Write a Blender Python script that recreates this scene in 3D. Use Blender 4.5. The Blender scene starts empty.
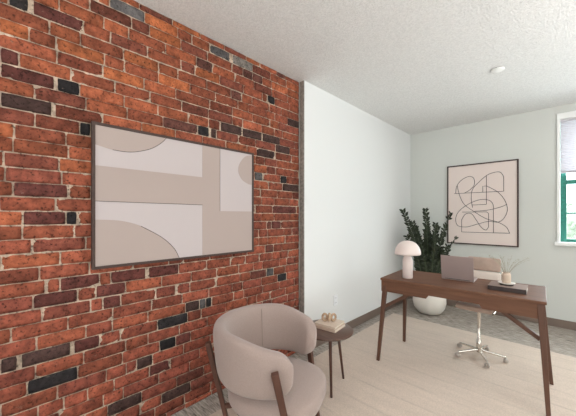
import bpy, bmesh, math, random
from mathutils import Vector, Matrix, noise
random.seed(7)
PI = math.pi
S = bpy.context.scene
COL = S.collection
H = 2.687           # ceiling height
BX = -0.056         # brick face plane (the plaster wall stands proud of it, at x = 0)
BACK = 4.786        # rear plane of the room with the window
RIGHT = 4.7
REAR = -2.6

# ------------------------------------------------------------------ helpers
def lin(r, g, b):
    f = lambda c: (c/255/12.92) if c/255 <= .04045 else ((c/255+.055)/1.055)**2.4
    return (f(r), f(g), f(b), 1)

def obj(name, bm, m=None, parent=None, smooth=False, loc=None):
    if isinstance(bm, bmesh.types.BMesh):
        bmesh.ops.recalc_face_normals(bm, faces=bm.faces)
        me = bpy.data.meshes.new(name); bm.to_mesh(me); bm.free()
    else:
        me = bm
    if smooth:
        me.polygons.foreach_set('use_smooth', [True]*len(me.polygons))
    if m: me.materials.append(m)
    o = bpy.data.objects.new(name, me); COL.objects.link(o)
    if parent: o.parent = parent
    if loc: o.location = loc
    return o

def tag(o, label, cat, group=None):
    o['label'] = label; o['category'] = cat
    if group: o['group'] = group
    return o

def thing(name, label, cat, loc=(0, 0, 0), rotz=0, group=None):
    o = bpy.data.objects.new(name, None); COL.objects.link(o)
    o.empty_display_size = .1
    o.location = loc; o.rotation_euler = (0, 0, rotz)
    return tag(o, label, cat, group)

def struct(name, bm, m, parent=None, smooth=False):
    o = obj(name, bm, m, parent, smooth)
    if not parent: o['kind'] = 'structure'
    return o

def merge(dst, src, M=None):
    if M is not None: bmesh.ops.transform(src, matrix=M, verts=src.verts)
    me = bpy.data.meshes.new('tmp'); src.to_mesh(me); src.free()
    dst.from_mesh(me); bpy.data.meshes.remove(me)

def box(bm, x0, x1, y0, y1, z0, z1, bev=0, seg=2, M=None):
    b = bmesh.new()
    bmesh.ops.create_cube(b, size=1)
    for v in b.verts:
        v.co = Vector(((x0+x1)/2+v.co.x*(x1-x0), (y0+y1)/2+v.co.y*(y1-y0), (z0+z1)/2+v.co.z*(z1-z0)))
    if bev: bmesh.ops.bevel(b, geom=b.edges[:], offset=bev, segments=seg, profile=.5, affect='EDGES')
    merge(bm, b, M)
    return bm

def B(*a, **k): return box(bmesh.new(), *a, **k)

def bar(bm, p0, p1, w0, d0, w1=None, d1=None, bev=.004, ref=(0, 1, 0), foot=None):
    """tapered rectangular bar from p0 to p1 (w across, d along ref)"""
    w1 = w1 or w0; d1 = d1 or d0
    p0, p1 = Vector(p0), Vector(p1)
    z = (p1-p0).normalized(); y = Vector(ref); y = (y-z*y.dot(z)).normalized(); x = y.cross(z)
    b = bmesh.new(); vs = []
    for p, w, d in ((p0, w0, d0), (p1, w1, d1)):
        for sx, sy in ((-1, -1), (1, -1), (1, 1), (-1, 1)):
            vs.append(b.verts.new(p+x*sx*w/2+y*sy*d/2))
    b.faces.new(vs[:4][::-1]); b.faces.new(vs[4:])
    for i in range(4): b.faces.new((vs[i], vs[(i+1) % 4], vs[4+(i+1) % 4], vs[4+i]))
    if bev: bmesh.ops.bevel(b, geom=b.edges[:], offset=bev, segments=2, profile=.5, affect='EDGES')
    if foot is not None:      # cut the end level with the ground
        for v in b.verts:
            if v.co.z < foot+.03: v.co.z = foot
    merge(bm, b); return bm

def smoothpts(pts, n=8, closed=False):
    P = [Vector(p) for p in pts]; out = []
    N = len(P)
    for i in range(N if closed else N-1):
        g = lambda k: P[k % N] if closed else P[min(max(k, 0), N-1)]
        a, b, c, d = g(i-1), g(i), g(i+1), g(i+2)
        for k in range(n):
            t = k/n
            out.append(.5*((2*b)+(c-a)*t+(2*a-5*b+4*c-d)*t*t+(3*b-a-3*c+d)*t**3))
    if not closed: out.append(P[-1])
    return out

def tube(bm, pts, r, seg=8, closed=False, caps=True):
    P = [Vector(p) for p in pts]; n = len(P)
    rr = r if callable(r) else (lambda t: r)
    rings = []; up = None
    for i in range(n):
        a = P[(i-1) % n] if (closed or i) else P[0]
        b = P[(i+1) % n] if (closed or i < n-1) else P[-1]
        t = (b-a).normalized()
        if up is None:
            up = Vector((0, 0, 1)) if abs(t.z) < .9 else Vector((1, 0, 0))
        up = (up-t*up.dot(t)).normalized(); s = t.cross(up)
        q = rr(i/max(n-1, 1))
        rings.append([bm.verts.new(P[i]+(up*math.cos(2*PI*k/seg)+s*math.sin(2*PI*k/seg))*q) for k in range(seg)])
    for i in range(n if closed else n-1):
        A, C = rings[i], rings[(i+1) % n]
        for k in range(seg): bm.faces.new((A[k], A[(k+1) % seg], C[(k+1) % seg], C[k]))
    if caps and not closed:
        bm.faces.new(rings[0][::-1]); bm.faces.new(rings[-1])
    return bm

def lathe(bm, prof, seg=32, c=(0, 0, 0)):
    """prof: list of (r, z); r == 0 makes a pole"""
    c = Vector(c); rings = []
    for r, z in prof:
        if r <= 1e-6: rings.append([bm.verts.new(c+Vector((0, 0, z)))])
        else: rings.append([bm.verts.new(c+Vector((r*math.cos(2*PI*k/seg), r*math.sin(2*PI*k/seg), z))) for k in range(seg)])
    for A, C in zip(rings, rings[1:]):
        for k in range(seg):
            k2 = (k+1) % seg
            if len(A) == 1 and len(C) == 1: continue
            if len(A) == 1: bm.faces.new((A[0], C[k2], C[k]))
            elif len(C) == 1: bm.faces.new((A[k], A[k2], C[0]))
            else: bm.faces.new((A[k], A[k2], C[k2], C[k]))
    return bm

def prism(bm, pts, axis, a0, a1):
    """extrude a 2-D polygon; axis 'x': pts are (y,z); 'y': (x,z); 'z': (x,y)"""
    mk = {'x': lambda p, a: (a, p[0], p[1]), 'y': lambda p, a: (p[0], a, p[1]), 'z': lambda p, a: (p[0], p[1], a)}[axis]
    lo = [bm.verts.new(mk(p, a0)) for p in pts]; hi = [bm.verts.new(mk(p, a1)) for p in pts]
    n = len(pts)
    bm.faces.new(lo); bm.faces.new(hi[::-1])
    for i in range(n): bm.faces.new((lo[i], lo[(i+1) % n], hi[(i+1) % n], hi[i]))
    return bm

# ------------------------------------------------------------------ materials
def mat(name, col, rough=.6, metal=0, spec=.5, bump=None, var=None, sheen=0, trans=0):
    """bump = (scale, strength, distance); var = (scale, amount, stretch)"""
    m = bpy.data.materials.new(name); m.use_nodes = True
    nt = m.node_tree; N = nt.nodes; L = nt.links
    p = N['Principled BSDF']
    p.inputs['Base Color'].default_value = col
    p.inputs['Roughness'].default_value = rough
    p.inputs['Metallic'].default_value = metal
    p.inputs['Specular IOR Level'].default_value = spec
    if sheen:
        p.inputs['Sheen Weight'].default_value = sheen; p.inputs['Sheen Roughness'].default_value = .6
    if bump or var:
        tc = N.new('ShaderNodeTexCoord')
    if bump:
        n = N.new('ShaderNodeTexNoise'); n.inputs['Scale'].default_value = bump[0]; n.inputs['Detail'].default_value = 4
        b = N.new('ShaderNodeBump'); b.inputs['Strength'].default_value = bump[1]; b.inputs['Distance'].default_value = bump[2]
        L.new(tc.outputs['Object'], n.inputs['Vector']); L.new(n.outputs['Fac'], b.inputs['Height']); L.new(b.outputs['Normal'], p.inputs['Normal'])
    if var:
        mp = N.new('ShaderNodeMapping'); mp.inputs['Scale'].default_value = var[2] if len(var) > 2 else (1, 1, 1)
        n = N.new('ShaderNodeTexNoise'); n.inputs['Scale'].default_value = var[0]; n.inputs['Detail'].default_value = 5
        r = N.new('ShaderNodeMapRange'); r.inputs['From Min'].default_value = .3; r.inputs['From Max'].default_value = .7
        r.inputs['To Min'].default_value = 1-var[1]; r.inputs['To Max'].default_value = 1+var[1]
        mx = N.new('ShaderNodeMix'); mx.data_type = 'RGBA'; mx.blend_type = 'MULTIPLY'; mx.inputs[0].default_value = 1
        mx.inputs[6].default_value = col
        L.new(tc.outputs['Object'], mp.inputs['Vector']); L.new(mp.outputs['Vector'], n.inputs['Vector'])
        L.new(n.outputs['Fac'], r.inputs['Value']); L.new(r.outputs['Result'], mx.inputs[7]); L.new(mx.outputs[2], p.inputs['Base Color'])
    return m

M = {}
M['plaster'] = mat('white_plaster', lin(226, 227, 227), .75, spec=.2, bump=(120, .06, .002))
M['sage'] = mat('pale_sage_paint', lin(209, 211, 207), .75, spec=.2, bump=(120, .06, .002))
M['paint'] = mat('warm_white_paint', lin(222, 219, 212), .8, spec=.2)
M['trim'] = mat('white_trim', lin(240, 241, 240), .4, bump=(30, .05, .002))
M['taupe'] = mat('taupe_baseboard', lin(118, 102, 92), .55, var=(3, .08))
M['steel'] = mat('dull_galvanised_edge', lin(150, 143, 136), .6, .3, var=(40, .3))
M['walnut'] = mat('walnut', lin(106, 74, 57), .55, spec=.25, var=(7, .2, (.5, 6, 6)), bump=(60, .05, .001))
M['walnut_leg'] = mat('walnut_turned', lin(94, 66, 53), .45, spec=.3, var=(8, .15, (6, 6, .6)))
M['darkwood'] = mat('dark_stained_wood', lin(84, 56, 46), .45, spec=.3, var=(8, .2, (6, 6, .7)))
M['tablewood'] = mat('smoked_oak', lin(92, 68, 58), .35, spec=.5, var=(8, .18, (1, 7, 7)))
M['boucle'] = mat('taupe_fabric', lin(157, 139, 132), .95, spec=.1, sheen=.25, bump=(420, .35, .002), var=(160, .06))
M['seam'] = mat('fabric_piping', lin(134, 119, 112), .95, spec=.1)
M['frame'] = mat('dark_frame', lin(72, 55, 50), .5, spec=.3, var=(10, .12, (1, .5, 6)))
M['canvas_l'] = mat('canvas_pale', lin(193, 182, 182), .85, spec=.15, bump=(500, .15, .001))
M['canvas_b'] = mat('canvas_beige', lin(176, 160, 154), .85, spec=.15, bump=(500, .15, .001))
M['paper'] = mat('art_paper', lin(226, 212, 206), .85, spec=.15)
M['ink'] = mat('ink_line', lin(70, 66, 68), .8, spec=.1)
M['leaf'] = mat('dark_leaf', lin(38, 46, 30), .5, spec=.35, var=(25, .35))
M['stalk'] = mat('plant_stalk', lin(58, 70, 44), .5)
M['ceramic'] = mat('white_ceramic', lin(228, 222, 214), .5, spec=.3)
M['soil'] = mat('potting_soil', lin(56, 44, 36), .95, bump=(90, .8, .01))
M['lampwhite'] = mat('matte_lamp', lin(224, 209, 204), .45, spec=.4)
M['alu'] = mat('rosy_aluminium', lin(166, 149, 146), .45, .4, spec=.5)
M['keys'] = mat('laptop_keys', lin(60, 56, 58), .5)
M['screen'] = mat('dark_screen', lin(18, 18, 22), .15)
M['spine'] = mat('dark_book_spine', lin(58, 46, 44), .6)
M['book_sheen'] = mat('sheen_book_cover', lin(140, 121, 113), .5, spec=.4, var=(30, .06))  # dark brown cover, lightened in its colour for the sheen on top
M['pages'] = mat('book_pages', lin(226, 214, 200), .85, var=(2, .1, (1, 1, 200)))
M['vase'] = mat('beige_vase', lin(204, 184, 166), .5, spec=.4, var=(25, .08))
M['twig'] = mat('dry_twig', lin(164, 156, 138), .8)
M['twigleaf'] = mat('dry_twig_leaf', lin(172, 166, 142), .8)
M['coverbeige'] = mat('beige_book_cover', lin(206, 184, 166), .6, var=(40, .06))
M['knot'] = mat('pale_wood_knot', lin(204, 178, 150), .6, var=(30, .15, (1, 1, 5)))
M['leather'] = mat('cream_leather', lin(218, 205, 196), .5, spec=.4, bump=(40, .1, .004))
M['tan'] = mat('tan_leather', lin(176, 153, 140), .5, spec=.4, bump=(30, .25, .006), var=(18, .08))
M['chrome'] = mat('polished_aluminium', lin(224, 218, 210), .22, .9)
M['caster'] = mat('grey_caster', lin(184, 174, 166), .4, .3)
M['green'] = mat('green_sash_paint', lin(30, 114, 100), .5, var=(45, .25), bump=(60, .1, .003))
M['plate'] = mat('outlet_plastic', lin(232, 233, 236), .4)
M['slot'] = mat('outlet_slot', lin(60, 60, 62), .6)
M['detector'] = mat('ceiling_cover_white', lin(240, 240, 238), .5)

def ceiling_mat():
    m = mat('popcorn_ceiling', lin(236, 236, 235), .9, spec=.1)
    nt = m.node_tree; N = nt.nodes; L = nt.links; p = N['Principled BSDF']
    tc = N.new('ShaderNodeTexCoord')
    a = N.new('ShaderNodeTexNoise'); a.inputs['Scale'].default_value = 65; a.inputs['Detail'].default_value = 5; a.inputs['Roughness'].default_value = .65
    v = N.new('ShaderNodeTexVoronoi'); v.inputs['Scale'].default_value = 110
    ad = N.new('ShaderNodeMath'); ad.operation = 'SUBTRACT'
    b = N.new('ShaderNodeBump'); b.inputs['Strength'].default_value = .7; b.inputs['Distance'].default_value = .013
    L.new(tc.outputs['Object'], a.inputs['Vector']); L.new(tc.outputs['Object'], v.inputs['Vector'])
    L.new(a.outputs['Fac'], ad.inputs[0]); 
    sc = N.new('ShaderNodeMath'); sc.operation = 'MULTIPLY'; sc.inputs[1].default_value = .35
    L.new(v.outputs['Distance'], sc.inputs[0]); L.new(sc.outputs[0], ad.inputs[1])
    L.new(ad.outputs[0], b.inputs['Height']); L.new(b.outputs['Normal'], p.inputs['Normal'])
    r = N.new('ShaderNodeMapRange'); r.inputs['From Min'].default_value = .1; r.inputs['From Max'].default_value = .5; r.inputs['To Min'].default_value = .86; r.inputs['To Max'].default_value = 1.03  # low spots darkened in the colour, standing in for the popcorn's self-shadowing
    mx = N.new('ShaderNodeMix'); mx.data_type = 'RGBA'; mx.blend_type = 'MULTIPLY'; mx.inputs[0].default_value = 1; mx.inputs[6].default_value = p.inputs['Base Color'].default_value
    L.new(ad.outputs[0], r.inputs['Value']); L.new(r.outputs['Result'], mx.inputs[7]); L.new(mx.outputs[2], p.inputs['Base Color'])
    return m
M['ceiling'] = ceiling_mat()

def carpet_mat():
    m = mat('grey_loop_carpet', lin(140, 136, 130), .95, spec=.05)
    nt = m.node_tree; N = nt.nodes; L = nt.links; p = N['Principled BSDF']
    tc = N.new('ShaderNodeTexCoord')
    mp = N.new('ShaderNodeMapping'); mp.inputs['Rotation'].default_value = (0, 0, 0); mp.inputs['Scale'].default_value = (12, 85, 1)
    n = N.new('ShaderNodeTexNoise'); n.inputs['Scale'].default_value = 1; n.inputs['Detail'].default_value = 3
    n2 = N.new('ShaderNodeTexNoise'); n2.inputs['Scale'].default_value = 160; n2.inputs['Detail'].default_value = 2
    av = N.new('ShaderNodeMath'); av.operation = 'MULTIPLY_ADD'; av.inputs[1].default_value = .45
    cr = N.new('ShaderNodeValToRGB')
    e = cr.color_ramp.elements
    e[0].position = .5; e[0].color = lin(104, 98, 92); e[1].position = .92; e[1].color = lin(196, 186, 176)
    k = e.new(.7); k.color = lin(160, 151, 143)
    b = N.new('ShaderNodeBump'); b.inputs['Strength'].default_value = .6; b.inputs['Distance'].default_value = .006
    L.new(tc.outputs['Object'], mp.inputs['Vector']); L.new(mp.outputs['Vector'], n.inputs['Vector']); L.new(tc.outputs['Object'], n2.inputs['Vector'])
    L.new(n2.outputs['Fac'], av.inputs[0]); L.new(n.outputs['Fac'], av.inputs[2])
    L.new(av.outputs[0], cr.inputs['Fac']); L.new(cr.outputs['Color'], p.inputs['Base Color'])
    L.new(av.outputs[0], b.inputs['Height']); L.new(b.outputs['Normal'], p.inputs['Normal'])
    return m
M['carpet'] = carpet_mat()

def rug_mat():
    m = mat('beige_rug', lin(202, 184, 166), .95, spec=.05, sheen=.15)
    nt = m.node_tree; N = nt.nodes; L = nt.links; p = N['Principled BSDF']
    tc = N.new('ShaderNodeTexCoord'); sx = N.new('ShaderNodeSeparateXYZ')
    L.new(tc.outputs['Object'], sx.inputs[0])
    wob = N.new('ShaderNodeTexNoise'); wob.inputs['Scale'].default_value = 1.6; wob.inputs['Detail'].default_value = 2
    L.new(tc.outputs['Object'], wob.inputs['Vector'])
    yy = N.new('ShaderNodeMath'); yy.operation = 'MULTIPLY_ADD'; yy.inputs[1].default_value = .05
    L.new(wob.outputs['Fac'], yy.inputs[0]); L.new(sx.outputs['Y'], yy.inputs[2])
    # thin woven ribs every 24 cm across the room
    f = N.new('ShaderNodeMath'); f.operation = 'MULTIPLY'; f.inputs[1].default_value = 1/.235
    fr = N.new('ShaderNodeMath'); fr.operation = 'FRACT'
    L.new(yy.outputs[0], f.inputs[0]); L.new(f.outputs[0], fr.inputs[0])
    ln = N.new('ShaderNodeValToRGB'); e = ln.color_ramp.elements
    e[0].position = 0; e[0].color = (.72, .72, .72, 1); e[1].position = .06; e[1].color = (1, 1, 1, 1)
    k = e.new(.5); k.color = (.96, .96, .96, 1); k = e.new(.93); k.color = (.99, .99, .99, 1); k = e.new(.97); k.color = (.74, .74, .74, 1)
    L.new(fr.outputs[0], ln.inputs['Fac'])
    mp = N.new('ShaderNodeMapping'); mp.inputs['Scale'].default_value = (2.2, 14, 1)
    st = N.new('ShaderNodeTexNoise'); st.inputs['Scale'].default_value = 1; st.inputs['Detail'].default_value = 4
    L.new(tc.outputs['Object'], mp.inputs['Vector']); L.new(mp.outputs['Vector'], st.inputs['Vector'])
    fine = N.new('ShaderNodeTexNoise'); fine.inputs['Scale'].default_value = 120; fine.inputs['Detail'].default_value = 3
    L.new(tc.outputs['Object'], fine.inputs['Vector'])
    r1 = N.new('ShaderNodeMapRange'); r1.inputs['From Min'].default_value = .3; r1.inputs['From Max'].default_value = .7; r1.inputs['To Min'].default_value = .95; r1.inputs['To Max'].default_value = 1.04
    r2 = N.new('ShaderNodeMapRange'); r2.inputs['From Min'].default_value = .3; r2.inputs['From Max'].default_value = .7; r2.inputs['To Min'].default_value = .88; r2.inputs['To Max'].default_value = 1.1
    L.new(st.outputs['Fac'], r1.inputs['Value']); L.new(fine.outputs['Fac'], r2.inputs['Value'])
    # soften the rib lines irregularly
    lm = N.new('ShaderNodeMix'); lm.data_type = 'FLOAT'; lm.inputs[2].default_value = 1
    lmask = N.new('ShaderNodeMapRange'); lmask.inputs['From Min'].default_value = .4; lmask.inputs['From Max'].default_value = .65; lmask.inputs['To Min'].default_value = .1; lmask.inputs['To Max'].default_value = .55
    wm = N.new('ShaderNodeTexNoise'); wm.inputs['Scale'].default_value = 3.5; L.new(tc.outputs['Object'], wm.inputs['Vector'])
    L.new(wm.outputs['Fac'], lmask.inputs['Value']); L.new(lmask.outputs['Result'], lm.inputs[0]); L.new(ln.outputs['Color'], lm.inputs[3])
    a = N.new('ShaderNodeMath'); a.operation = 'MULTIPLY'; b_ = N.new('ShaderNodeMath'); b_.operation = 'MULTIPLY'
    L.new(r1.outputs['Result'], a.inputs[0]); L.new(r2.outputs['Result'], a.inputs[1]); L.new(a.outputs[0], b_.inputs[0]); L.new(lm.outputs[0], b_.inputs[1])
    mx = N.new('ShaderNodeMix'); mx.data_type = 'RGBA'; mx.blend_type = 'MULTIPLY'; mx.inputs[0].default_value = 1; mx.inputs[6].default_value = lin(203, 186, 172)
    L.new(b_.outputs[0], mx.inputs[7]); L.new(mx.outputs[2], p.inputs['Base Color'])
    bp = N.new('ShaderNodeBump'); bp.inputs['Strength'].default_value = .4; bp.inputs['Distance'].default_value = .004
    L.new(b_.outputs[0], bp.inputs['Height']); L.new(bp.outputs['Normal'], p.inputs['Normal'])
    return m
M['rug'] = rug_mat()

def brick_mat():
    m = mat('old_brick', (1, 1, 1, 1), .85, spec=.2)
    nt = m.node_tree; N = nt.nodes; L = nt.links; p = N['Principled BSDF']
    at = N.new('ShaderNodeVertexColor'); at.layer_name = 'brick_colour'
    tc = N.new('ShaderNodeTexCoord')
    n1 = N.new('ShaderNodeTexNoise'); n1.inputs['Scale'].default_value = 22; n1.inputs['Detail'].default_value = 6; n1.inputs['Roughness'].default_value = .65
    n2 = N.new('ShaderNodeTexNoise'); n2.inputs['Scale'].default_value = 75; n2.inputs['Detail'].default_value = 3
    for n in (n1, n2): L.new(tc.outputs['Object'], n.inputs['Vector'])
    r = N.new('ShaderNodeMapRange'); r.inputs['From Min'].default_value = .3; r.inputs['From Max'].default_value = .7; r.inputs['To Min'].default_value = .5; r.inputs['To Max'].default_value = 1.45
    L.new(n1.outputs['Fac'], r.inputs['Value'])
    mx = N.new('ShaderNodeMix'); mx.data_type = 'RGBA'; mx.blend_type = 'MULTIPLY'; mx.inputs[0].default_value = 1
    L.new(at.outputs['Color'], mx.inputs[6]); L.new(r.outputs['Result'], mx.inputs[7])
    # pits
    pr = N.new('ShaderNodeMapRange'); pr.inputs['From Min'].default_value = .3; pr.inputs['From Max'].default_value = .44; pr.inputs['To Min'].default_value = .3; pr.inputs['To Max'].default_value = 1
    L.new(n2.outputs['Fac'], pr.inputs['Value'])
    m2 = N.new('ShaderNodeMix'); m2.data_type = 'RGBA'; m2.blend_type = 'MULTIPLY'; m2.inputs[0].default_value = 1
    L.new(mx.outputs[2], m2.inputs[6]); L.new(pr.outputs['Result'], m2.inputs[7])
    # lime smears
    n3 = N.new('ShaderNodeTexNoise'); n3.inputs['Scale'].default_value = 30; n3.inputs['Detail'].default_value = 7; n3.inputs['Roughness'].default_value = .75
    mp = N.new('ShaderNodeMapping'); mp.inputs['Location'].default_value = (3, 7, 1); L.new(tc.outputs['Object'], mp.inputs['Vector']); L.new(mp.outputs['Vector'], n3.inputs['Vector'])
    sr = N.new('ShaderNodeMapRange'); sr.inputs['From Min'].default_value = .62; sr.inputs['From Max'].default_value = .78; sr.inputs['To Max'].default_value = .55
    L.new(n3.outputs['Fac'], sr.inputs['Value'])
    m3 = N.new('ShaderNodeMix'); m3.data_type = 'RGBA'; m3.inputs[7].default_value = lin(190, 165, 148)
    L.new(sr.outputs['Result'], m3.inputs[0]); L.new(m2.outputs[2], m3.inputs[6]); L.new(m3.outputs[2], p.inputs['Base Color'])
    ad = N.new('ShaderNodeMath'); ad.operation = 'ADD'; L.new(n1.outputs['Fac'], ad.inputs[0]); L.new(n2.outputs['Fac'], ad.inputs[1])
    b = N.new('ShaderNodeBump'); b.inputs['Strength'].default_value = .6; b.inputs['Distance'].default_value = .006
    L.new(ad.outputs[0], b.inputs['Height']); L.new(b.outputs['Normal'], p.inputs['Normal'])
    return m
M['brick'] = brick_mat()

def glass_mat():
    m = bpy.data.materials.new('window_glass'); m.use_nodes = True
    N = m.node_tree.nodes; L = m.node_tree.links; N.clear()
    o = N.new('ShaderNodeOutputMaterial'); t = N.new('ShaderNodeBsdfTransparent'); t.inputs[0].default_value = (.96, .98, .97, 1)
    g = N.new('ShaderNodeBsdfGlossy'); g.inputs['Roughness'].default_value = .02
    mx = N.new('ShaderNodeMixShader'); mx.inputs[0].default_value = .05
    L.new(t.outputs[0], mx.inputs[1]); L.new(g.outputs[0], mx.inputs[2]); L.new(mx.outputs[0], o.inputs[0])
    return m
M['glass'] = glass_mat()

def shade_mat():
    m = bpy.data.materials.new('translucent_shade'); m.use_nodes = True
    N = m.node_tree.nodes; L = m.node_tree.links; N.clear()
    o = N.new('ShaderNodeOutputMaterial'); t = N.new('ShaderNodeBsdfTranslucent'); t.inputs[0].default_value = lin(106, 103, 107)
    d = N.new('ShaderNodeBsdfDiffuse'); d.inputs[0].default_value = lin(216, 212, 218)
    mx = N.new('ShaderNodeMixShader'); mx.inputs[0].default_value = .6
    L.new(t.outputs[0], mx.inputs[1]); L.new(d.outputs[0], mx.inputs[2]); L.new(mx.outputs[0], o.inputs[0])
    return m
M['shade'] = shade_mat()

# ------------------------------------------------------------------ room shell
struct('floor', B(-.3, RIGHT+.15, REAR-.15, BACK+.15, -.1, 0), M['carpet'])
struct('ceiling', B(-.3, RIGHT+.15, REAR-.15, BACK+.15, H, H+.1), M['ceiling'])
struct('wall_left', B(-.25, 0, 2.128, BACK, 0, H), M['plaster'])

def wall_with_holes(axis, a0, a1, pos0, pos1, holes, mt, name):
    """a wall along `axis` from a0 to a1; holes = [(h0, h1, z0, z1)]"""
    bm = bmesh.new()
    def bx_(u0, u1, z0, z1):
        if u1-u0 < 1e-4 or z1-z0 < 1e-4: return
        if axis == 'x': box(bm, u0, u1, pos0, pos1, z0, z1)
        else: box(bm, pos0, pos1, u0, u1, z0, z1)
    u = a0
    for h0, h1, z0, z1 in holes:
        bx_(u, h0, 0, H); bx_(h0, h1, 0, z0); bx_(h0, h1, z1, H); u = h1
    bx_(u, a1, 0, H)
    return struct(name, bm, mt)
WX0, WX1, WZ0, WZ1 = 1.79, 2.93, 1.022, 2.53
wall_with_holes('x', 0, RIGHT, BACK, BACK+.15, [(WX0, WX1, WZ0, WZ1)], M['sage'], 'wall_back')
SIDE = [(-1.6, 0.0, .9, 2.4), (1.1, 2.7, .9, 2.4)]
wall_with_holes('y', REAR, BACK, RIGHT, RIGHT+.15, SIDE, M['paint'], 'wall_right')
FRONT = [(.5, 2.1, .6, 2.45), (2.6, 4.2, .6, 2.45)]
wall_with_holes('x', -.25, RIGHT, REAR-.15, REAR, FRONT, M['paint'], 'wall_front')

def baseboard(name, bm): return struct(name, bm, M['taupe'])
baseboard('baseboard_left', B(0, .014, 2.132, BACK-.014, 0, .097, bev=.003))
baseboard('baseboard_back', B(0, RIGHT, BACK-.014, BACK, 0, .097, bev=.003))
# metal edge where the plaster wall ends against the brick
struct('trim_1', B(-.053, .002, 2.118, 2.1279, .0, H-.004), M['steel'])

# ---- brick wall: every brick laid with its own length, tone and ragged outline
COURSE, PHASE = .0706, 1.3745
F_, CX_, YH_ = 286., 288., 216.
TH = math.atan(280/286); SN, CS = math.sin(TH), math.cos(TH)
# wall positions of the odd bricks: (y0, y1, z, tone), measured along the wall in metres
ODD = [
 (0.041, 0.115, 2.384, 'k'),
 (0.130, 0.341, 2.418, 'p'),
 (0.014, 0.079, 2.123, 'p'),
 (0.224, 0.432, 2.190, 'm'),
 (0.014, 0.216, 2.054, 'p'),
 (0.224, 0.323, 2.053, 'k'),
 (0.014, 0.204, 1.914, 'd'),
 (0.216, 0.432, 1.920, 'm'),
 (0.138, 0.323, 1.833, 'm'),
 (0.323, 0.351, 1.836, 'k'),
 (0.467, 0.661, 2.615, 'g'),
 (1.121, 1.299, 2.613, 'g'),
 (1.327, 1.530, 2.612, 's'),
 (1.701, 1.786, 2.408, 'k'),
 (1.956, 2.120, 2.269, 'd'),
 (1.024, 1.117, 1.983, 'k'),
 (1.130, 1.181, 1.986, 'd'),
 (1.216, 1.415, 2.059, 'd'),
 (1.426, 1.631, 2.047, 'd'),
 (1.642, 1.850, 2.055, 'd'),
 (1.799, 1.984, 1.989, 'd'),
 (1.574, 1.786, 1.909, 'd'),
 (1.799, 2.012, 1.916, 'm'),
 (1.113, 1.207, 2.055, 'm'),
 (1.121, 1.327, 2.193, 'm'),
 (1.385, 1.563, 1.977, 'm'),
 (1.552, 1.642, 1.697, 'g'),
 (1.863, 1.942, 1.690, 'k'),
 (1.889, 2.113, 1.621, 'd'),
 (1.563, 1.665, 1.829, 'm'),
 (1.761, 2.083, 1.397, 'p'),
 (1.749, 1.863, 1.249, 'p'),
 (1.689, 1.774, 0.828, 'g'),
 (1.824, 1.942, 0.749, 'k'),
 (0.963, 1.032, 0.697, 'g'),
 (1.040, 1.088, 0.693, 'k'),
 (0.093, 0.262, 1.345, 'p'),
 (0.262, 0.301, 1.339, 'k'),
 (0.058, 0.270, 1.482, 'p'),
 (0.086, 0.283, 0.631, 'd'),
 (0.014, 0.075, 0.631, 'd'),
 (0.108, 0.314, 0.492, 'k'),
 (0.297, 0.417, 0.620, 'p'),
 (0.754, 0.862, 0.486, 'k'),
 (0.862, 0.970, 0.479, 'p'),
 (0.457, 0.643, 0.207, 'd'),
 (0.767, 0.970, 0.132, 'd'),
 (0.691, 0.827, 0.350, 'p'),
 (0.614, 0.710, 0.412, 'd'),
 (0.741, 0.948, 0.624, 'k'),
 (0.933, 1.040, 0.693, 'd'),
 (0.472, 0.667, 0.978, 'p'),
 (0.685, 0.883, 0.972, 'p'),
 (0.398, 0.552, 0.910, 'p'),
 (0.432, 0.525, 0.845, 'p'),
 (0.130, 0.314, 0.911, 'p'),
 (0.237, 0.417, 0.982, 'p'),
]
TONES = {'k': (46, 42, 43), 'g': (98, 94, 94), 'd': (74, 54, 50), 'p': (102, 58, 52), 'm': (122, 66, 50), 's': (128, 120, 114)}
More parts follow.
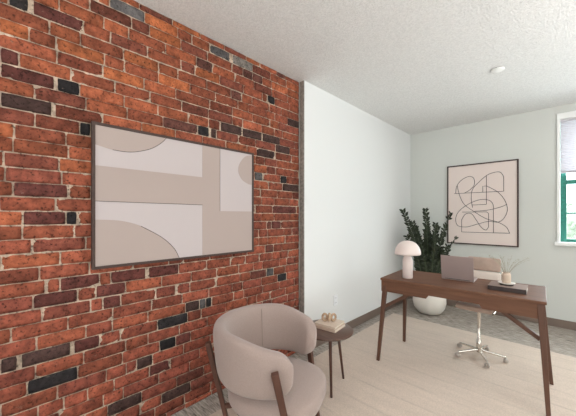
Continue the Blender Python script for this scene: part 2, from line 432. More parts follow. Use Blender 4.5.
def brick_wall():
    verts, faces, cols = [], [], []
    def quad_grid(y0, y1, z0, z1, c, seed, big=.0027):
        nx = max(4, int((y1-y0)/.024)); nz = 4
        base = len(verts)
        tilt = random.uniform(-.0025, .0025); out = random.uniform(-.003, .003)
        for j in range(nz+1):
            for i in range(nx+1):
                u, v = i/nx, j/nz
                y, z = y0+(y1-y0)*u, z0+(z1-z0)*v
                q = noise.noise_vector(Vector((y*42+seed, z*42, seed*1.7)))
                edge = i in (0, nx) or j in (0, nz)
                y += q.x*big; z += q.y*big*.75
                corner = (i in (0, nx)) and (j in (0, nz))
                if corner:
                    y += .0018 if i == 0 else -.0018; z += .0014 if j == 0 else -.0014
                x = BX + out + tilt*(u-.5)*2 + q.z*.003 - (.0045 if edge else 0)
                verts.append((x, y, z)); cols.append(c)
        W = nx+1
        for j in range(nz):
            for i in range(nx):
                a = base+j*W+i; faces.append((a, a+1, a+1+W, a+W))
        ring = [base+i for i in range(W)] + [base+j*W+nx for j in range(1, nz+1)] + [base+nz*W+i for i in range(nx-1, -1, -1)] + [base+j*W for j in range(nz-1, 0, -1)]
        b2 = len(verts)
        for r in ring:
            v = verts[r]; verts.append((BX-.02, v[1], v[2])); cols.append(c)
        n = len(ring)
        for k in range(n): faces.append((ring[k], b2+k, b2+(k+1) % n, ring[(k+1) % n]))
    kmin, kmax = -20, 19
    for k in range(kmin, kmax):
        z0 = PHASE+k*COURSE; z1 = z0+COURSE
        if z1 < .02 or z0 > H: continue
        wob = random.uniform(-.002, .002)
        fixed = sorted([f for f in ODD if z0 <= f[2] < z1])
        segs = []
        y = REAR; start = random.uniform(-.2, 0); y += start
        fi = 0
        while y < 2.118:
            nxt = fixed[fi] if fi < len(fixed) else None
            lim = nxt[0] if nxt else 2.118
            if nxt and lim - y < .03:
                segs.append((max(y, nxt[0]), max(nxt[1], y+.05), nxt[3])); y = segs[-1][1]; fi += 1; continue
            room = lim-y
            ln = random.choice((.205, .21, .22, .2, .212, .208, .215, .225, .105, .13)) if y < 1.3 else random.choice((.205, .2, .105, .1, .11, .15, .205))
            if room < ln+.05: ln = room if room < .26 else room/2
            segs.append((y, y+ln, None)); y += ln
        for y0, y1, t in segs:
            y1 = min(y1, 2.118)
            if y1-y0 < .025: continue
            zc = (z0+z1)/2
            if t: c = TONES[t]
            else:
                hi = min(1, max(0, (zc-.5)/1.9))*min(1, max(0, 1.25-(y0/2.4)))
                r = random.random()
                if r < .07: c = (94, 62, 55)
                elif r < .2: c = (120, 68, 54)
                elif r < .6: c = (149, 83, 60)
                elif r < .85: c = (160, 90, 62)
                else: c = (174, 100, 64)
                low = (148, 80, 66)
                w = .7*(1-hi)
                q_ = .8+.3*random.random()
                c = tuple(c[i]*(1-w)+low[i]*w*q_ for i in range(3))
            j = random.uniform(.88, 1.09)
            c = lin(*[min(255, q*j*.95) for q in c])
            g = random.uniform(.0025, .0045)
            quad_grid(y0+g, y1-g, max(z0+.0028+wob, .002), min(z1-.0028+wob, H-.004), c, random.uniform(0, 90))
    # lime mortar bed behind the brick faces
    mort = lin(180, 160, 142)
    base = len(verts); ny, nz = 420, 230
    Y0, Y1 = -1.2, 2.12
    for j in range(nz+1):
        for i in range(ny+1):
            y = Y0+(Y1-Y0)*i/ny; z = .0+H*j/nz
            d = noise.noise(Vector((y*30, z*30, 4)))*.003 + noise.noise(Vector((y*9, z*9, 14)))*.0015
            verts.append((BX-.0082+d, y, z)); cols.append(mort)
    for j in range(nz):
        for i in range(ny):
            a = base+j*(ny+1)+i; faces.append((a, a+1, a+2+ny, a+1+ny))
    # plain back of the wall
    for x0, x1, y0, y1 in ((-.25, BX-.02, REAR, 2.12), (BX-.02, BX-.008, REAR, -1.2)):
        b3 = len(verts)
        for x in (x0, x1):
            for y in (y0, y1):
                for z in (0, H): verts.append((x, y, z)); cols.append(mort)
        for f in ((0, 1, 3, 2), (4, 6, 7, 5), (0, 4, 5, 1), (2, 3, 7, 6), (1, 5, 7, 3), (0, 2, 6, 4)): faces.append(tuple(b3+q for q in f))
    me = bpy.data.meshes.new('wall_brick'); me.from_pydata(verts, [], faces); me.update()
    ca = me.color_attributes.new('brick_colour', 'FLOAT_COLOR', 'POINT')
    ca.data.foreach_set('color', [v for c in cols for v in c])
    me.polygons.foreach_set('use_smooth', [True]*len(me.polygons))
    o = obj('wall_brick', me, M['brick']); o['kind'] = 'structure'
brick_wall()

# ---- window in the back wall
w = bpy.data.objects.new('window_1', None); COL.objects.link(w); w['kind'] = 'structure'; w.location = (0, BACK, 0)
def wpart(name, boxes, m, bev=.004):
    bm = bmesh.new()
    for b in boxes: box(bm, *b, bev=bev)
    return obj(name, bm, m, w)
wpart('window_trim', [(WX0-.028, WX0+.003, -.022, .14, WZ0+.0145, WZ1-.0125), (WX1-.012, WX1+.028, -.022, .14, WZ0+.0145, WZ1-.0125), (WX0-.028, WX1+.028, -.022, .14, WZ1-.012, WZ1+.06)], M['trim'])
wpart('window_sill', [(WX0-.05, WX1+.05, -.05, .14, WZ0-.03, WZ0+.014)], M['trim'])
gx0, gx1 = WX0+.002, WX1-.012
wpart('upper_sash', [(gx0, gx0+.05, .085, .12, 1.74, WZ1-.012), (gx1-.05, gx1, .085, .12, 1.74, WZ1-.012), (gx0, gx1, .085, .12, 1.735, 1.785), (gx0, gx1, .085, .12, WZ1-.06, WZ1-.012)], M['green'])
wpart('lower_sash', [(gx0, gx0+.055, .045, .08, WZ0+.014, 1.84), (gx1-.055, gx1, .045, .08, WZ0+.014, 1.84), (gx0, gx1, .05, .08, 1.735, 1.785), (gx0, gx1, .05, .08, WZ0+.014, WZ0+.05), (gx0, gx1, .055, .075, 1.375, 1.392)], M['green'])
wpart('upper_pane', [(gx0+.04, gx1-.04, .1, .104, 1.77, WZ1-.04)], M['glass'], 0)
wpart('lower_pane', [(gx0+.04, gx1-.04, .063, .067, WZ0+.04, 1.75)], M['glass'], 0)
sh = bmesh.new()      # pleated shade drawn down over the upper half
n = 27; zt, zb = WZ1-.03, 1.885
for k in range(n):
    z0, z1 = zb+(zt-zb)*k/n, zb+(zt-zb)*(k+1)/n
    for a0, a1, ya, yb in ((z0, (z0+z1)/2, .016, .022), ((z0+z1)/2, z1, .022, .016)):
        vs = [sh.verts.new(p) for p in ((gx0+.004, ya, a0), (gx1-.004, ya, a0), (gx1-.004, yb, a1), (gx0+.004, yb, a1))]
        sh.faces.new(vs)
shd = obj('window_shade', sh, M['shade'], w)
obj('shade_rail', B(gx0+.003, gx1-.003, .008, .03, 1.868, 1.89, bev=.003), mat('shade_rail', lin(176, 170, 176), .6), w)
obj('shade_headrail', B(gx0+.002, gx1-.002, .004, .04, WZ1-.032, WZ1-.013, bev=.002), mat('shade_headrail', lin(200, 196, 200), .6), w)

# unseen windows, added to let light into the room
def added_window(name, axis, h, p):
    e = bpy.data.objects.new(name, None); COL.objects.link(e); e['kind'] = 'structure'
    a0, a1, z0, z1 = h
    def bb(u0, u1, d0, d1, c0, c1):
        return B(u0, u1, p+d0, p+d1, c0, c1) if axis == 'x' else B(p+d0, p+d1, u0, u1, c0, c1)
    fr = bmesh.new()
    for q in ((a0, a0+.05, .03, .09, z0, z1), (a1-.05, a1, .03, .09, z0, z1), (a0, a1, .03, .09, z0, z0+.05), (a0, a1, .03, .09, z1-.05, z1)):
        merge(fr, bb(*q))
    obj('window_frame', fr, M['green'], e)
    obj('window_pane', bb(a0+.04, a1-.04, .058, .062, z0+.04, z1-.04), M['glass'], e)
for i, h in enumerate(SIDE): added_window('window_%d' % (2+i), 'y', h, RIGHT)
for i, h in enumerate(FRONT): added_window('window_%d' % (4+i), 'x', h, REAR-.12)

# ------------------------------------------------------------------ power outlet, ceiling cover
t = thing('power_outlet', 'white double power outlet low on the white plaster wall', 'outlet', (0, 2.655, .41))
obj('cover_plate', B(0, .006, -.036, .036, -.058, .058, bev=.002), M['plate'], t)
for s in (-1, 1):
    r = obj('socket', B(.005, .009, -.017, .017, s*.026-.014, s*.026+.014, bev=.003), M['plate'], t)
    sl = bmesh.new()
    for q in (-.007, .007): box(sl, .0088, .0094, q-.0012, q+.0012, s*.026-.004, s*.026+.006)
    obj('slot', sl, M['slot'], r)
t = thing('sprinkler_cover', 'small round white sprinkler cover on the textured ceiling', 'ceiling cover', (1.404, 3.19, H))
obj('cover_disc', lathe(bmesh.new(), [(0, -.016), (.045, -.016), (.052, -.012), (.052, -.007), (0, -.007)], 28), M['detector'], t, True)
obj('mounting_ring', lathe(bmesh.new(), [(.0, -.0072), (.04, -.0072), (.04, 0), (.0, 0)], 28), M['steel'], t)

# ------------------------------------------------------------------ pictures
def picture_frame(bm, u0, u1, z0, z1, wd, d0, d1, axis):
    """mitred frame; axis 'x' hangs on an x = const wall, 'y' on a y = const wall"""
    o = [(u0, z0), (u1, z0), (u1, z1), (u0, z1)]
    i = [(u0+wd, z0+wd), (u1-wd, z0+wd), (u1-wd, z1-wd), (u0+wd, z1-wd)]
    for k in range(4):
        prism(bm, [o[k], o[(k+1) % 4], i[(k+1) % 4], i[k]], axis, d0, d1)
    return bm
t = thing('framed_canvas', 'wide dark-framed canvas of pale and beige shapes on the brick wall', 'wall art', (0, 0, 0))
px0 = BX+.004
obj('frame', picture_frame(bmesh.new(), .373, 1.517, 1.05, 1.878, .016, px0, px0+.024, 'x'), M['frame'], t)
obj('canvas', B(px0+.002, px0+.018, .388, 1.503, 1.065, 1.864), M['canvas_l'], t)
ux, us = px0+.0181, px0+.0194
CZ0, CZ1, CY0, CY1 = 1.0665, 1.8615, .3895, 1.5005
def shape2(pts): return prism(bmesh.new(), pts, 'x', ux, us)
def cur(pts): return [(p.x, p.y) for p in smoothpts([(a, b, 0) for a, b in pts], 8)]
obj('painted_shape', shape2([(CY0, CZ1)] + cur([(CY0, 1.752), (.475, 1.735), (.572, 1.737), (.679, 1.772), (.75, 1.822), (.785, CZ1)])), M['canvas_b'], t)
obj('painted_shape', shape2([(CY0, 1.635), (1.046, 1.631), (1.046, CZ1), (1.193, CZ1), (1.193, 1.388), (CY1, 1.388), (CY1, CZ0), (1.046, CZ0), (1.046, 1.43), (CY0, 1.434)]), M['canvas_b'], t)
obj('painted_shape', shape2([(CY0, CZ0), (CY0, 1.33)] + cur([(CY0, 1.33), (.517, 1.322), (.63, 1.287), (.755, 1.212), (.836, 1.135), (.873, CZ0)])[1:]), M['canvas_b'], t)
obj('painted_shape', shape2(cur([(CY1, 1.858), (1.432, 1.838), (1.378, 1.776), (1.362, 1.715), (1.391, 1.652), (1.453, 1.618), (CY1, 1.61)])), M['canvas_b'], t)
ol = bmesh.new()      # fine dark outlines along some of the shapes
for pts in ([(.475, 1.735), (.572, 1.737), (.679, 1.772), (.75, 1.822), (.785, CZ1)], [(.63, 1.287), (.755, 1.212), (.836, 1.135), (.873, CZ0)]):
    tube(ol, [(us, a, b) for a, b in cur(pts)], .0016, 5)
for a, b in (((CY0, 1.434), (1.046, 1.43)), ((1.193, CZ1), (1.193, 1.388))): tube(ol, [(us, *a), (us, *b)], .0014, 5)
obj('outline', ol, M['ink'], t)

t = thing('framed_line_drawing', 'tall thin-framed line drawing hanging on the pale wall behind the plant', 'wall art', (0, 0, 0))
obj('frame', picture_frame(bmesh.new(), .558, 1.4, .942, 2.094, .016, BACK-.034, BACK-.003, 'y'), M['frame'], t)
obj('paper', B(.57, 1.388, BACK-.024, BACK-.008, .954, 2.082), M['paper'], t)
LINES = [
[(0.671, 1.686), (0.686, 1.792), (0.749, 1.875), (0.84, 1.919), (0.899, 1.886), (0.905, 1.793), (0.855, 1.728), (0.779, 1.68)],
[(1.243, 1.88), (1.204, 1.942), (1.138, 1.945), (1.056, 1.915), (0.957, 1.823), (0.884, 1.726), (0.869, 1.607), (0.884, 1.469)],
[(0.690, 1.809), (0.718, 1.666), (0.779, 1.523), (0.899, 1.417), (1.042, 1.315), (1.178, 1.267), (1.269, 1.204), (1.307, 1.12)],
[(1.056, 1.765), (1.178, 1.675), (1.256, 1.557), (1.282, 1.429), (1.243, 1.316), (1.178, 1.267), (1.07, 1.275), (0.928, 1.229), (0.81, 1.192), (0.702, 1.207), (0.671, 1.295), (0.702, 1.402), (0.81, 1.505), (0.957, 1.576), (1.07, 1.571), (1.124, 1.513), (1.13, 1.398)],
[(0.749, 1.296), (0.795, 1.375), (0.869, 1.383), (0.928, 1.297), (0.985, 1.197), (1.042, 1.155), (1.075, 1.199)],
[(0.899, 1.417), (1.07, 1.432), (1.204, 1.469), (1.277, 1.505)]]
STRAIGHT = [[(0.655, 1.682), (1.243, 1.682)], [(1.243, 1.682), (1.243, 1.88)], [(1.05, 1.915), (1.05, 1.512)], [(1.05, 1.512), (0.875, 1.506)],
 [(1.008, 1.684), (1.008, 1.766), (1.056, 1.766)], [(1.13, 1.398), (1.13, 1.118)], [(0.749, 1.116), (0.749, 1.296)], [(1.075, 1.199), (1.075, 1.39), (1.05, 1.407), (0.755, 1.407)], [(0.749, 1.117), (1.307, 1.121)]]
ld = bmesh.new()
for l in LINES: tube(ld, smoothpts([(a, BACK-.0245, b) for a, b in l], 8), .0032, 6)
for l in STRAIGHT: tube(ld, [(a, BACK-.0245, b) for a, b in l], .0032, 6)
obj('line_drawing', ld, M['ink'], t)

# ------------------------------------------------------------------ rug
rg = B(.13, 2.75, .5, 3.855, .0003, .006, bev=.0025)
tag(obj('area_rug', rg, M['rug']), 'large beige ribbed rug under the desk on the grey carpet', 'rug')

# ------------------------------------------------------------------ desk
ZT = .763
RUG = .006
t = thing('writing_desk', 'walnut writing desk with splayed tapered legs on the beige rug', 'desk', (1.154, 2.885, RUG), math.radians(3))
zt = ZT-RUG
hx, hy = .588, .295
obj('tabletop', B(-hx, hx, -hy, hy, zt-.022, zt, bev=.004), M['walnut'], t)
za = zt-.125
ap = [(-hx+.008, zt-.022), (-hx+.008, za), (-.185, za), (-.165, za+.03), (.20, za+.03), (.22, za), (hx-.04, za), (hx-.04, zt-.022)]
obj('front_apron', prism(bmesh.new(), ap, 'y', -hy+.006, -hy+.03), M['walnut'], t)
obj('back_apron', B(-hx+.03, hx-.03, hy-.034, hy-.012, za+.02, zt-.022), M['walnut'], t)
for x in (-hx+.008, hx-.03): obj('side_apron', B(x, x+.022, -hy+.03, hy-.012, za, zt-.022), M['walnut'], t)
for top, ft in (((-.548, -.262), (-.58, -.362)), ((.556, -.268), (.596, -.332)), ((-.535, .225), (-.54, .207)), ((.556, .235), (.622, .19))):
    obj('leg', bar(bmesh.new(), (top[0], top[1], zt-.023), (ft[0], ft[1], .0004), .04, .042, .025, .025, bev=.003, foot=.0006), M['walnut_leg'], t)
for s in (-1, 1):
    obj('brace', bar(bmesh.new(), (s*.555, -.262, .485), (s*.30, -.24, zt-.1), .03, .022), M['walnut_leg'], t)

# ------------------------------------------------------------------ laptop
t = thing('laptop', 'rosy grey open laptop on the desk, its lid back towards the room', 'laptop', (1.14, 2.93, ZT), math.radians(3))
obj('laptop_base', B(-.129, .129, .002, .205, .001, .014, bev=.004, seg=3), M['alu'], t)
kb = bmesh.new()
for r in range(5):
    for c in range(12): box(kb, -.1165+c*.0195, -.1165+c*.0195+.0165, .025+r*.0185, .025+r*.0185+.0155, .0135, .0152)
obj('keyboard', kb, M['keys'], t)
obj('trackpad', B(-.045, .045, .128, .195, .0135, .0146), M['alu'], t)
Mx = Matrix.Translation((0, .004, .012)) @ Matrix.Rotation(math.radians(9), 4, 'X')
lid = obj('lid', B(-.129, .129, -.004, .003, .0, .216, bev=.003, seg=3, M=Mx), M['alu'], t)
obj('screen', B(-.121, .121, .0028, .0036, .012, .207, M=Mx), M['screen'], lid)
obj('hinge', B(-.1, .1, .0, .008, .008, .02, bev=.003), M['keys'], t)

# ------------------------------------------------------------------ desk lamp
t = thing('table_lamp', 'white mushroom-shaped table lamp standing at the end of the desk', 'lamp', (.772, 2.732, ZT))
obj('lamp_base', lathe(bmesh.new(), [(0, .001), (.042, .001), (.0455, .004), (.0455, .163), (.0445, .17), (.033, .205), (.029, .225), (.028, .26), (0, .26)], 40), M['lampwhite'], t, True)
pr = [(.0, .226), (.1, .226), (.111, .223), (.116, .229)]
for k in range(1, 13):
    a = k/12*PI/2; pr.append((.116*math.cos(a)**.9 if k < 12 else 0, .229+.125*math.sin(a)))
obj('lamp_shade', lathe(bmesh.new(), pr, 48), M['lampwhite'], t, True)

# ------------------------------------------------------------------ book, dish, vase on the desk
t = thing('hardcover_book', 'brown hardcover book lying on the desk under the dish', 'book', (1.515, 2.865, ZT), math.radians(2))
obj('page_block', B(-.11, .117, -.1, .108, .005, .03), M['pages'], t)
cv = bmesh.new()
box(cv, -.12, .12, -.106, .114, .001, .005, bev=.001); box(cv, -.12, .12, -.106, .114, .03, .034, bev=.001)
obj('book_cover', cv, M['book_sheen'], t)
obj('spine', B(-.12, .12, -.109, -.1005, .001, .034, bev=.002), M['spine'], t)
zb_ = ZT+.034
t = thing('serving_dish', 'small shallow cream dish on the brown book holding the vase', 'dish', (1.506, 2.87, zb_))
obj('dish_foot', lathe(bmesh.new(), [(0, 0), (.044, 0), (.047, .012), (0, .012)], 36), M['spine'], t, True)
obj('dish_plate', lathe(bmesh.new(), [(0, .0122), (.048, .0122), (.056, .016), (.058, .019), (.054, .019), (.046, .0165), (0, .0165)], 40), M['ceramic'], t, True)
t = thing('bud_vase', 'small beige cylindrical vase with dry twigs on the cream dish', 'vase', (1.505, 2.872, zb_+.0167))
obj('vase_body', lathe(bmesh.new(), [(0, 0), (.026, 0), (.029, .003), (.03, .062), (.028, .07), (.024, .074), (.024, .082), (.026, .085), (.021, .085), (.02, .06), (0, .055)], 36), M['vase'], t, True)
rt = random.Random(5)
for k in range(18):
    tb = bmesh.new(); a = rt.uniform(0, 2*PI) if k > 7 else [2.9, .6, 2.5, .5, .9, 3.4, .7, 2.2][k]
    ln = rt.uniform(.11, .18); sp = rt.uniform(.06, .15) * (1.1 if k in (1, 4) else 1)
    p0 = Vector((.006*math.cos(a), .006*math.sin(a), .062)); p3 = Vector((sp*math.cos(a), sp*math.sin(a)*.7, .085+ln*.75))
    pts = smoothpts([p0, p0.lerp(p3, .35)+Vector((0, 0, .025)), p0.lerp(p3, .7)+Vector((0, 0, .016)), p3], 5)
    tube(tb, pts, lambda q: .0011*(1-.6*q), 5)
    st = obj('twig', tb, M['twig'], t)
    lf = bmesh.new()
    for q in range(9):
        i = int(len(pts)*(.35+.6*q/9)); c = pts[min(i, len(pts)-1)]
        d = Vector((rt.uniform(-1, 1), rt.uniform(-1, 1), rt.uniform(.1, 1))).normalized()
        s = d.cross(Vector((.3, .2, 1))).normalized()*.0016
        e_ = c+d*rt.uniform(.012, .024)
        vs = [lf.verts.new(x) for x in (c, c.lerp(e_, .5)+s, e_, c.lerp(e_, .5)-s)]
        lf.faces.new(vs)
    obj('twig_leaves', lf, M['twigleaf'], st)

# ------------------------------------------------------------------ office chair
t = thing('office_chair', 'cream and tan padded swivel chair on castors behind the desk', 'office chair', (1.25, 3.235, RUG))
sw = .155
def cushion(x0, x1, y0, y1, z0, z1, bev, Mt=None):
    b = bmesh.new(); bmesh.ops.create_cube(b, size=1)
    for v in b.verts: v.co = Vector(((x0+x1)/2+v.co.x*(x1-x0), (y0+y1)/2+v.co.y*(y1-y0), (z0+z1)/2+v.co.z*(z1-z0)))
    bmesh.ops.bevel(b, geom=b.edges[:], offset=bev, segments=4, profile=.5, affect='EDGES')
    if Mt: bmesh.ops.transform(b, matrix=Mt, verts=b.verts)
    return b
TX = -.004
obj('seat_front_pad', cushion(TX-sw+.012, TX+sw-.012, -.225, -.12, .48, .53, .022), M['tan'], t, True)
obj('seat_pad', cushion(TX-sw+.012, TX+sw-.012, -.125, .05, .488, .54, .022), M['leather'], t, True)
obj('seat_pad', cushion(TX-sw+.012, TX+sw-.012, .05, .2, .483, .536, .022), M['leather'], t, True)
Rb = Matrix.Translation((TX, .19, .53)) @ Matrix.Rotation(math.radians(-8), 4, 'X')
for z0, z1, m in ((.0, .125, 'leather'), (.13, .255, 'leather'), (.26, .395, 'tan')):
    obj('head_pad' if m == 'tan' else 'back_pad', cushion(-sw+.012, sw-.012, -.024, .026, z0, z1, .02, Rb), M[m], t, True)
for s in (-1, 1):
    x = TX+s*(sw-.004)
    pts = smoothpts([(x, -.215, .486), (x, -.1, .496), (x, .1, .492), (x, .17, .505), (x, .2, .56), (x, .222, .7), (x, .235, .8)], 6)
    obj('side_rail', tube(bmesh.new(), pts, .008, 8), M['chrome'], t, True)
obj('seat_spreader', bar(bmesh.new(), (TX-sw, 0, .48), (TX+sw, 0, .48), .05, .018, ref=(0, 0, 1)), M['chrome'], t)
obj('column', lathe(bmesh.new(), [(0, .045), (.024, .045), (.022, .16), (.014, .165), (.014, .472), (.03, .48), (0, .48)], 24), M['chrome'], t, True)
for k in range(5):
    a = math.radians(-62+72*k)
    u = Vector((math.cos(a), math.sin(a), 0))
    lg = obj('base_spoke', bar(bmesh.new(), u*.015+Vector((0, 0, .066)), u*.205+Vector((0, 0, .048)), .026, .022, .018, .013, ref=(0, 0, 1)), M['chrome'], t)
    cb = bmesh.new()
    for s in (-1, 1):
        w_ = bmesh.new(); lathe(w_, [(0, -.007), (.016, -.007), (.019, -.004), (.019, .004), (.016, .007), (0, .007)], 18)
        side = Vector((-u.y, u.x, 0))
        Mw = Matrix.Translation(u*.205+side*s*.011+Vector((0, 0, .0195))) @ side.to_track_quat('Z', 'Y').to_matrix().to_4x4()
        merge(cb, w_, Mw)
    tube(cb, [u*.205+Vector((0, 0, .018)), u*.205+Vector((0, 0, .052))], .005, 8)
    obj('caster', cb, M['caster'], lg, True)

# ------------------------------------------------------------------ plant in a white pot
t = thing('potted_plant', 'tall dark green feathery-leaved plant in a round white pot in the corner', 'plant', (.475, 4.23, 0))
obj('pot', lathe(bmesh.new(), [(0, .002), (.1, .002), (.15, .02), (.195, .085), (.212, .16), (.208, .23), (.19, .3), (.172, .335), (.16, .335), (.172, .3), (.17, .29), (0, .29)], 48), M['ceramic'], t, True)
obj('soil', lathe(bmesh.new(), [(0, .315), (.16, .31), (.16, .292), (0, .292)], 30), M['soil'], t)
rp = random.Random(11)
R_ = Vector((.7145, .6997, 0)); D_ = Vector((-.6997, .7145, 0))
TIPS = [(-.37, .0, 1.44), (-.06, -.02, 1.45), (.06, -.06, 1.25), (.31, .02, 1.40), (.36, -.04, 1.06), (-.34, -.06, 1.08), (-.15, .1, 1.2), (.17, .1, 1.2), (.2, -.1, .95), (-.17, -.12, .98), (.03, .12, 1.38), (.02, -.14, 1.05), (-.22, .02, 1.27)]
for r_, d_, z_ in TIPS:
    tip = R_*r_+D_*d_+Vector((0, 0, z_))
    root = R_*r_*.25+D_*d_*.3+Vector((0, 0, .305))
    mid = root.lerp(tip, .5)-(R_*r_+D_*d_)*.16+Vector((0, 0, .02))
    pts = smoothpts([root, root.lerp(mid, .5)+Vector((0, 0, .02)), mid, mid.lerp(tip, .5)-(R_*r_)*.05, tip], 7)
    bm = bmesh.new(); tube(bm, pts, lambda q: .0095*(1-.75*q), 7)
    st = obj('stem', bm, M['stalk'], t, True)
    bl = bmesh.new(); n = len(pts); ln = (tip-root).length
    m_ = int(ln/.03)
    for k in range(m_):
        f = .2+.8*k/m_; i = min(int(f*(n-1)), n-2)
        c = pts[i].lerp(pts[i+1], f*(n-1)-i); ax = (pts[i+1]-pts[i]).normalized()
        side = ax.cross(Vector((rp.uniform(-.4, .4), rp.uniform(-.4, .4), 1))+D_*.8).normalized()
        for s in (-1, 1):
            L = rp.uniform(.068, .095)*(1-.38*max(0, f-.5)/.5); wd = L*.25
            d = (side*s*rp.uniform(.8, 1.1)+ax*rp.uniform(.5, .9)+Vector((rp.uniform(-.35, .35), rp.uniform(-.35, .35), rp.uniform(-.15, .25)))).normalized()
            nn = d.cross(ax).normalized(); nn = nn if nn.length else Vector((0, 0, 1))
            wv = d.cross(nn).normalized()
            A = [bl.verts.new(c), bl.verts.new(c+d*L*.3+wv*wd*.85), bl.verts.new(c+d*L*.65+wv*wd*.8+nn*.004), bl.verts.new(c+d*L),
                 bl.verts.new(c+d*L*.65-wv*wd*.8+nn*.004), bl.verts.new(c+d*L*.3-wv*wd*.85), bl.verts.new(c+d*L*.45+nn*-.006)]
            for q in range(6): bl.faces.new((A[q], A[(q+1) % 6], A[6]))
    obj('leaves', bl, M['leaf'], st)

# ------------------------------------------------------------------ barrel armchair
ACX, ACY, FACE = .625, 1.123, math.radians(24.5)
t = thing('barrel_armchair', 'taupe upholstered barrel armchair with dark wooden legs by the brick wall', 'armchair', (ACX, ACY, RUG), FACE)
# local frame: +x faces the way the chair faces
def backrest():
    bm = bmesh.new(); n = 96; seg = 28; rings = []
    half = math.radians(136)
    for i in range(n+1):
        u = -1+2*i/n; a = PI+half*u
        dist = (1-abs(u))*half*.3        # distance along the arc to the nearer arm end
        k = 1-min(1, dist/.10); capz = math.sqrt(max(0, 1-k*k))
        k2 = 1-min(1, dist/.04); capt = math.sqrt(max(0, 1-k2*k2))
        s = max(0, min(1, (abs(u)-.5)/.5)); s = s*s*(3-2*s)
        ztop = .743-.066*s; zbot = .45+.006*s
        zc, hz = (ztop+zbot)/2, (ztop-zbot)/2
        th = .041
        row = []
        for j in range(seg):
            b = 2*PI*j/seg; cb, sb = math.cos(b), math.sin(b)
            e = .55
            X = math.copysign(abs(cb)**e, cb)*th*max(capt, .03); Z = math.copysign(abs(sb)**e, sb)*hz*max(capz, .04)
            z = zc+Z
            r = .282+(z-.6)*.10+X
            row.append(bm.verts.new((r*math.cos(a), r*math.sin(a), z)))
        rings.append(row)
    for A, C in zip(rings, rings[1:]):
        for j in range(seg): bm.faces.new((A[j], A[(j+1) % seg], C[(j+1) % seg], C[j]))
    bm.faces.new(rings[0]); bm.faces.new(rings[-1][::-1])
    return bm
br = obj('backrest', backrest(), M['boucle'], t, True)
for s in (-1, 1):
    a = PI+s*math.radians(52)
    pts = [((.282+(z-.6)*.10-.0405)*math.cos(a), (.282+(z-.6)*.10-.0405)*math.sin(a), z) for z in (.49, .55, .62, .68, .708)]
    pts += [((.297-.02)*math.cos(a), (.297-.02)*math.sin(a), .732), (.2985*math.cos(a), .2985*math.sin(a), .741)]
    obj('seam', tube(bmesh.new(), smoothpts(pts, 4), .0022, 6), M['seam'], br, True)
def seat():
    bm = bmesh.new(); n = 64; prof = []
    for k in range(17):
        b = -PI/2+PI*k/16; prof.append((abs(math.cos(b))**.5, math.copysign(abs(math.sin(b))**.62, math.sin(b))))
    rings = []
    for cr, cz in prof:
        row = []
        for i in range(n):
            a = 2*PI*i/n; c, s = math.cos(a), math.sin(a)
            rx = .28 if c > 0 else .275; ry = .275
            ex = 2/2.7 if c > 0 else 1      # squarer towards the front
            c, s = math.copysign(abs(c)**ex, c), math.copysign(abs(s)**ex, s)
            e = 1-.0*abs(c)
            z = .36+cz*.068 + .006*(1-cr)*(1 if cz > 0 else -1)
            row.append(bm.verts.new((.03+rx*c*cr, ry*s*cr, z)))
        rings.append(row)
    for A, C in zip(rings, rings[1:]):
        for j in range(n): bm.faces.new((A[j], A[(j+1) % n], C[(j+1) % n], C[j]))
    bmesh.ops.remove_doubles(bm, verts=bm.verts, dist=1e-5)
    return bm
obj('seat_cushion', seat(), M['boucle'], t, True)
fr = bmesh.new()
lathe(fr, [(0, .262), (.19, .262), (.215, .272), (.215, .292), (0, .292)], 40)
obj('seat_frame', fr, M['darkwood'], t)
LEGS = [((-.312, -.178, .635), (-.165, -.125, .0)), ((-.295, .165, .635), (-.165, .125, .0)), ((.155, -.325, .625), (.255, -.225, .0)), ((.115, .335, .625), (.225, .235, .0))]
for p, q in LEGS:
    out = Vector((p[0], p[1], 0)).normalized()
    bm = bar(bmesh.new(), p, q, .036, .028, .028, .022, bev=.004, ref=tuple(out), foot=.0006)
    zz = .277; f = (p[2]-zz)/p[2]; at = Vector(p).lerp(Vector(q), f)
    bar(bm, at, (at.x*.55, at.y*.55, .277), .026, .022, ref=(0, 0, 1))
    obj('leg', bm, M['darkwood'], t)

# ------------------------------------------------------------------ side table with books and knot
t = thing('side_table', 'small round dark wood side table between armchair and white wall', 'side table', (.455, 1.885, RUG))
obj('tabletop', lathe(bmesh.new(), [(0, .406), (.195, .406), (.21, .414), (.212, .423), (.208, .427), (0, .427)], 56), M['tablewood'], t, True)
ar = bmesh.new()
FT = [math.atan2(y, x) for x, y in ((.152, -.147), (.076, .124), (-.17, -.03))]
FR = [.211, .147, .172]
for a in FT: bar(ar, (0, 0, .396), (.14*math.cos(a), .14*math.sin(a), .396), .03, .02, ref=(0, 0, 1))
obj('underframe', ar, M['darkwood'], t)
for a, r_ in zip(FT, FR):
    obj('leg', tube(bmesh.new(), [((r_-.05)*math.cos(a), (r_-.05)*math.sin(a), .404), (r_*math.cos(a), r_*math.sin(a), .0005)], lambda q: .013-.004*q, 12), M['darkwood'], t, True)
for o_ in t.children:
    if o_.name.startswith('leg'):
        for v in o_.data.vertices:
            if v.co.z < .02: v.co.z = .0006
def flat_book(label, z, w_, d_, h_, rz, cx, cy, cm):
    t = thing('coffee_table_book', label, 'book', (cx, cy, z), rz)
    obj('page_block', B(-w_/2+.004, w_/2-.004, -d_/2+.003, d_/2-.004, .003, h_-.003), M['pages'], t)
    c = bmesh.new()
    box(c, -w_/2, w_/2, -d_/2, d_/2, 0, .003, bev=.0008); box(c, -w_/2, w_/2, -d_/2, d_/2, h_-.003, h_, bev=.0008); box(c, -w_/2, w_/2, -d_/2, -d_/2+.003, 0, h_, bev=.001)
    obj('book_cover', c, cm, t)
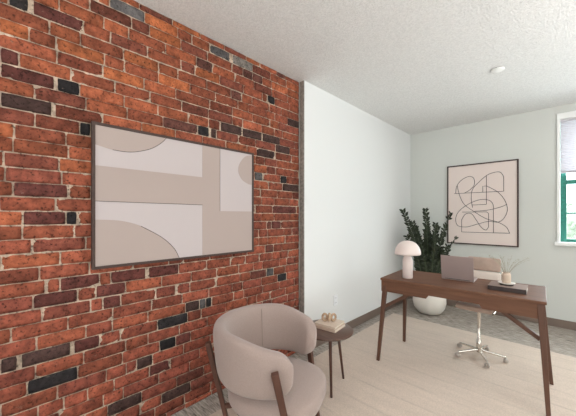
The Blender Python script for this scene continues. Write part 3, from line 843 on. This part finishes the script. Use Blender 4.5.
flat_book('pale beige book at the bottom of the stack on the round side table', .4333, .2, .185, .022, .12, .448, 1.935, M['coverbeige'])
flat_book('cream book on top of the beige book on the round side table', .4556, .188, .176, .018, .14, .446, 1.937, mat('cream_book_cover', lin(216, 200, 184), .6, var=(40, .05)))
t = thing('wooden_knot', 'small pale wooden chain knot ornament on the cream book', 'ornament', (.443, 1.935, .4739))
for k, (x, y, z, rx, rz) in enumerate(((-.026, -.024, .036, 90, 40), (0, .0, .037, 82, -50), (.026, .024, .036, 95, 60))):
    b = bmesh.new()
    pts = []
    for q in range(28):
        a = 2*PI*q/28; pts.append(Vector((.019*math.cos(a), .027*math.sin(a), 0)))
    tube(b, pts, .0095, 10, closed=True)
    Mt = Matrix.Translation((x, y, z)) @ Matrix.Rotation(math.radians(rz), 4, 'Z') @ Matrix.Rotation(math.radians(rx), 4, 'X')
    bmesh.ops.transform(b, matrix=Mt, verts=b.verts)
    obj('link', b, M['knot'] if k == 1 else mat('wood_link', lin(176, 148, 122), .6, var=(30, .15)), t, True)

# ------------------------------------------------------------------ outside
gm = mat('outside_lawn', lin(120, 138, 100), .9, var=(.6, .3))
struct('exterior_ground', B(-30, 40, BACK+.6, 60, -3.2, -3.0), gm)
def outside_tree(x, y, s, label, seed):
    t = thing('garden_tree', label, 'tree', (x, y, -3.0))
    obj('trunk', tube(bmesh.new(), [(0, 0, .02), (.05, 0, 1.2*s), (0, .1, 2.2*s)], lambda q: .16*s*(1-.4*q), 10), M['darkwood'], t, True)
    r_ = random.Random(seed); bm = bmesh.new()
    for k in range(2600):
        u = Vector((r_.gauss(0, 1), r_.gauss(0, 1), r_.gauss(0, .8)));  u = u.normalized()*(r_.random()**.4)
        c = Vector((u.x*1.5*s, u.y*1.5*s, 2.9*s+u.z*1.3*s))
        a = Vector((r_.uniform(-1, 1), r_.uniform(-1, 1), r_.uniform(-1, 1))).normalized(); b = a.orthogonal().normalized()
        q = .13*s
        bm.faces.new([bm.verts.new(p) for p in (c, c+(a+b)*q*.5, c+a*q*1.4, c+(a-b)*q*.5)])
    obj('crown', bm, mat('pale_leaves', lin(196, 210, 186), .8), t)
outside_tree(1.9, 13, 1.15, 'leafy green tree outside behind the lower window sash', 3)

# ------------------------------------------------------------------ light
wd = bpy.data.worlds.new('sky'); S.world = wd; wd.use_nodes = True
bg = wd.node_tree.nodes['Background']; bg.inputs[0].default_value = (.86, .93, 1, 1); bg.inputs[1].default_value = 2.6

def area(name, loc, rot, sx, sy, power, col):
    l = bpy.data.lights.new(name, 'AREA'); l.shape = 'RECTANGLE'; l.size = sx; l.size_y = sy; l.energy = power; l.color = col
    o = bpy.data.objects.new(name, l); COL.objects.link(o); o.location = loc; o.rotation_euler = rot; return o
area('daylight_back', ((WX0+WX1)/2, BACK+.32, 1.75), (-PI/2, 0, 0), 1.1, 1.5, 115, (.88, .945, 1))
for h in SIDE: area('fill_side', (RIGHT+.28, (h[0]+h[1])/2, 1.65), (0, PI/2, 0), 1.5, 1.6, 22, (1, .98, .95))  # fill lamps outside the added, unseen side windows
for h in FRONT: area('fill_front', ((h[0]+h[1])/2, REAR-.32, 1.55), (PI/2, 0, 0), 1.6, 1.8, 22, (1, .97, .93))  # more added fill, behind the unseen front windows
# added lamps out of view, aimed at the ceiling as fill, like a flash
for x, y, e in ((2.8, -.8, 80), (3.5, 2.3, 55)): area('ceiling_fill', (x, y, 1.6), (PI, 0, 0), .6, .6, e, (1, .985, .965))

# ------------------------------------------------------------------ camera
cd = bpy.data.cameras.new('camera'); cam = bpy.data.objects.new('camera', cd); COL.objects.link(cam)
cam.location = (1.859, 0, 1.35); cam.rotation_euler = (PI/2, 0, TH)
cd.sensor_width = 36; cd.lens = 286/576*36; cd.shift_y = 8/576; cd.clip_start = .02
S.camera = cam
S.view_settings.view_transform = 'Standard'; S.view_settings.look = 'None'; S.view_settings.gamma = 1
S.view_settings.use_curve_mapping = False; S.view_settings.exposure = .02
S.cycles.use_denoising = True
S.cycles.max_bounces = 8; S.cycles.diffuse_bounces = 5; S.cycles.transparent_max_bounces = 8
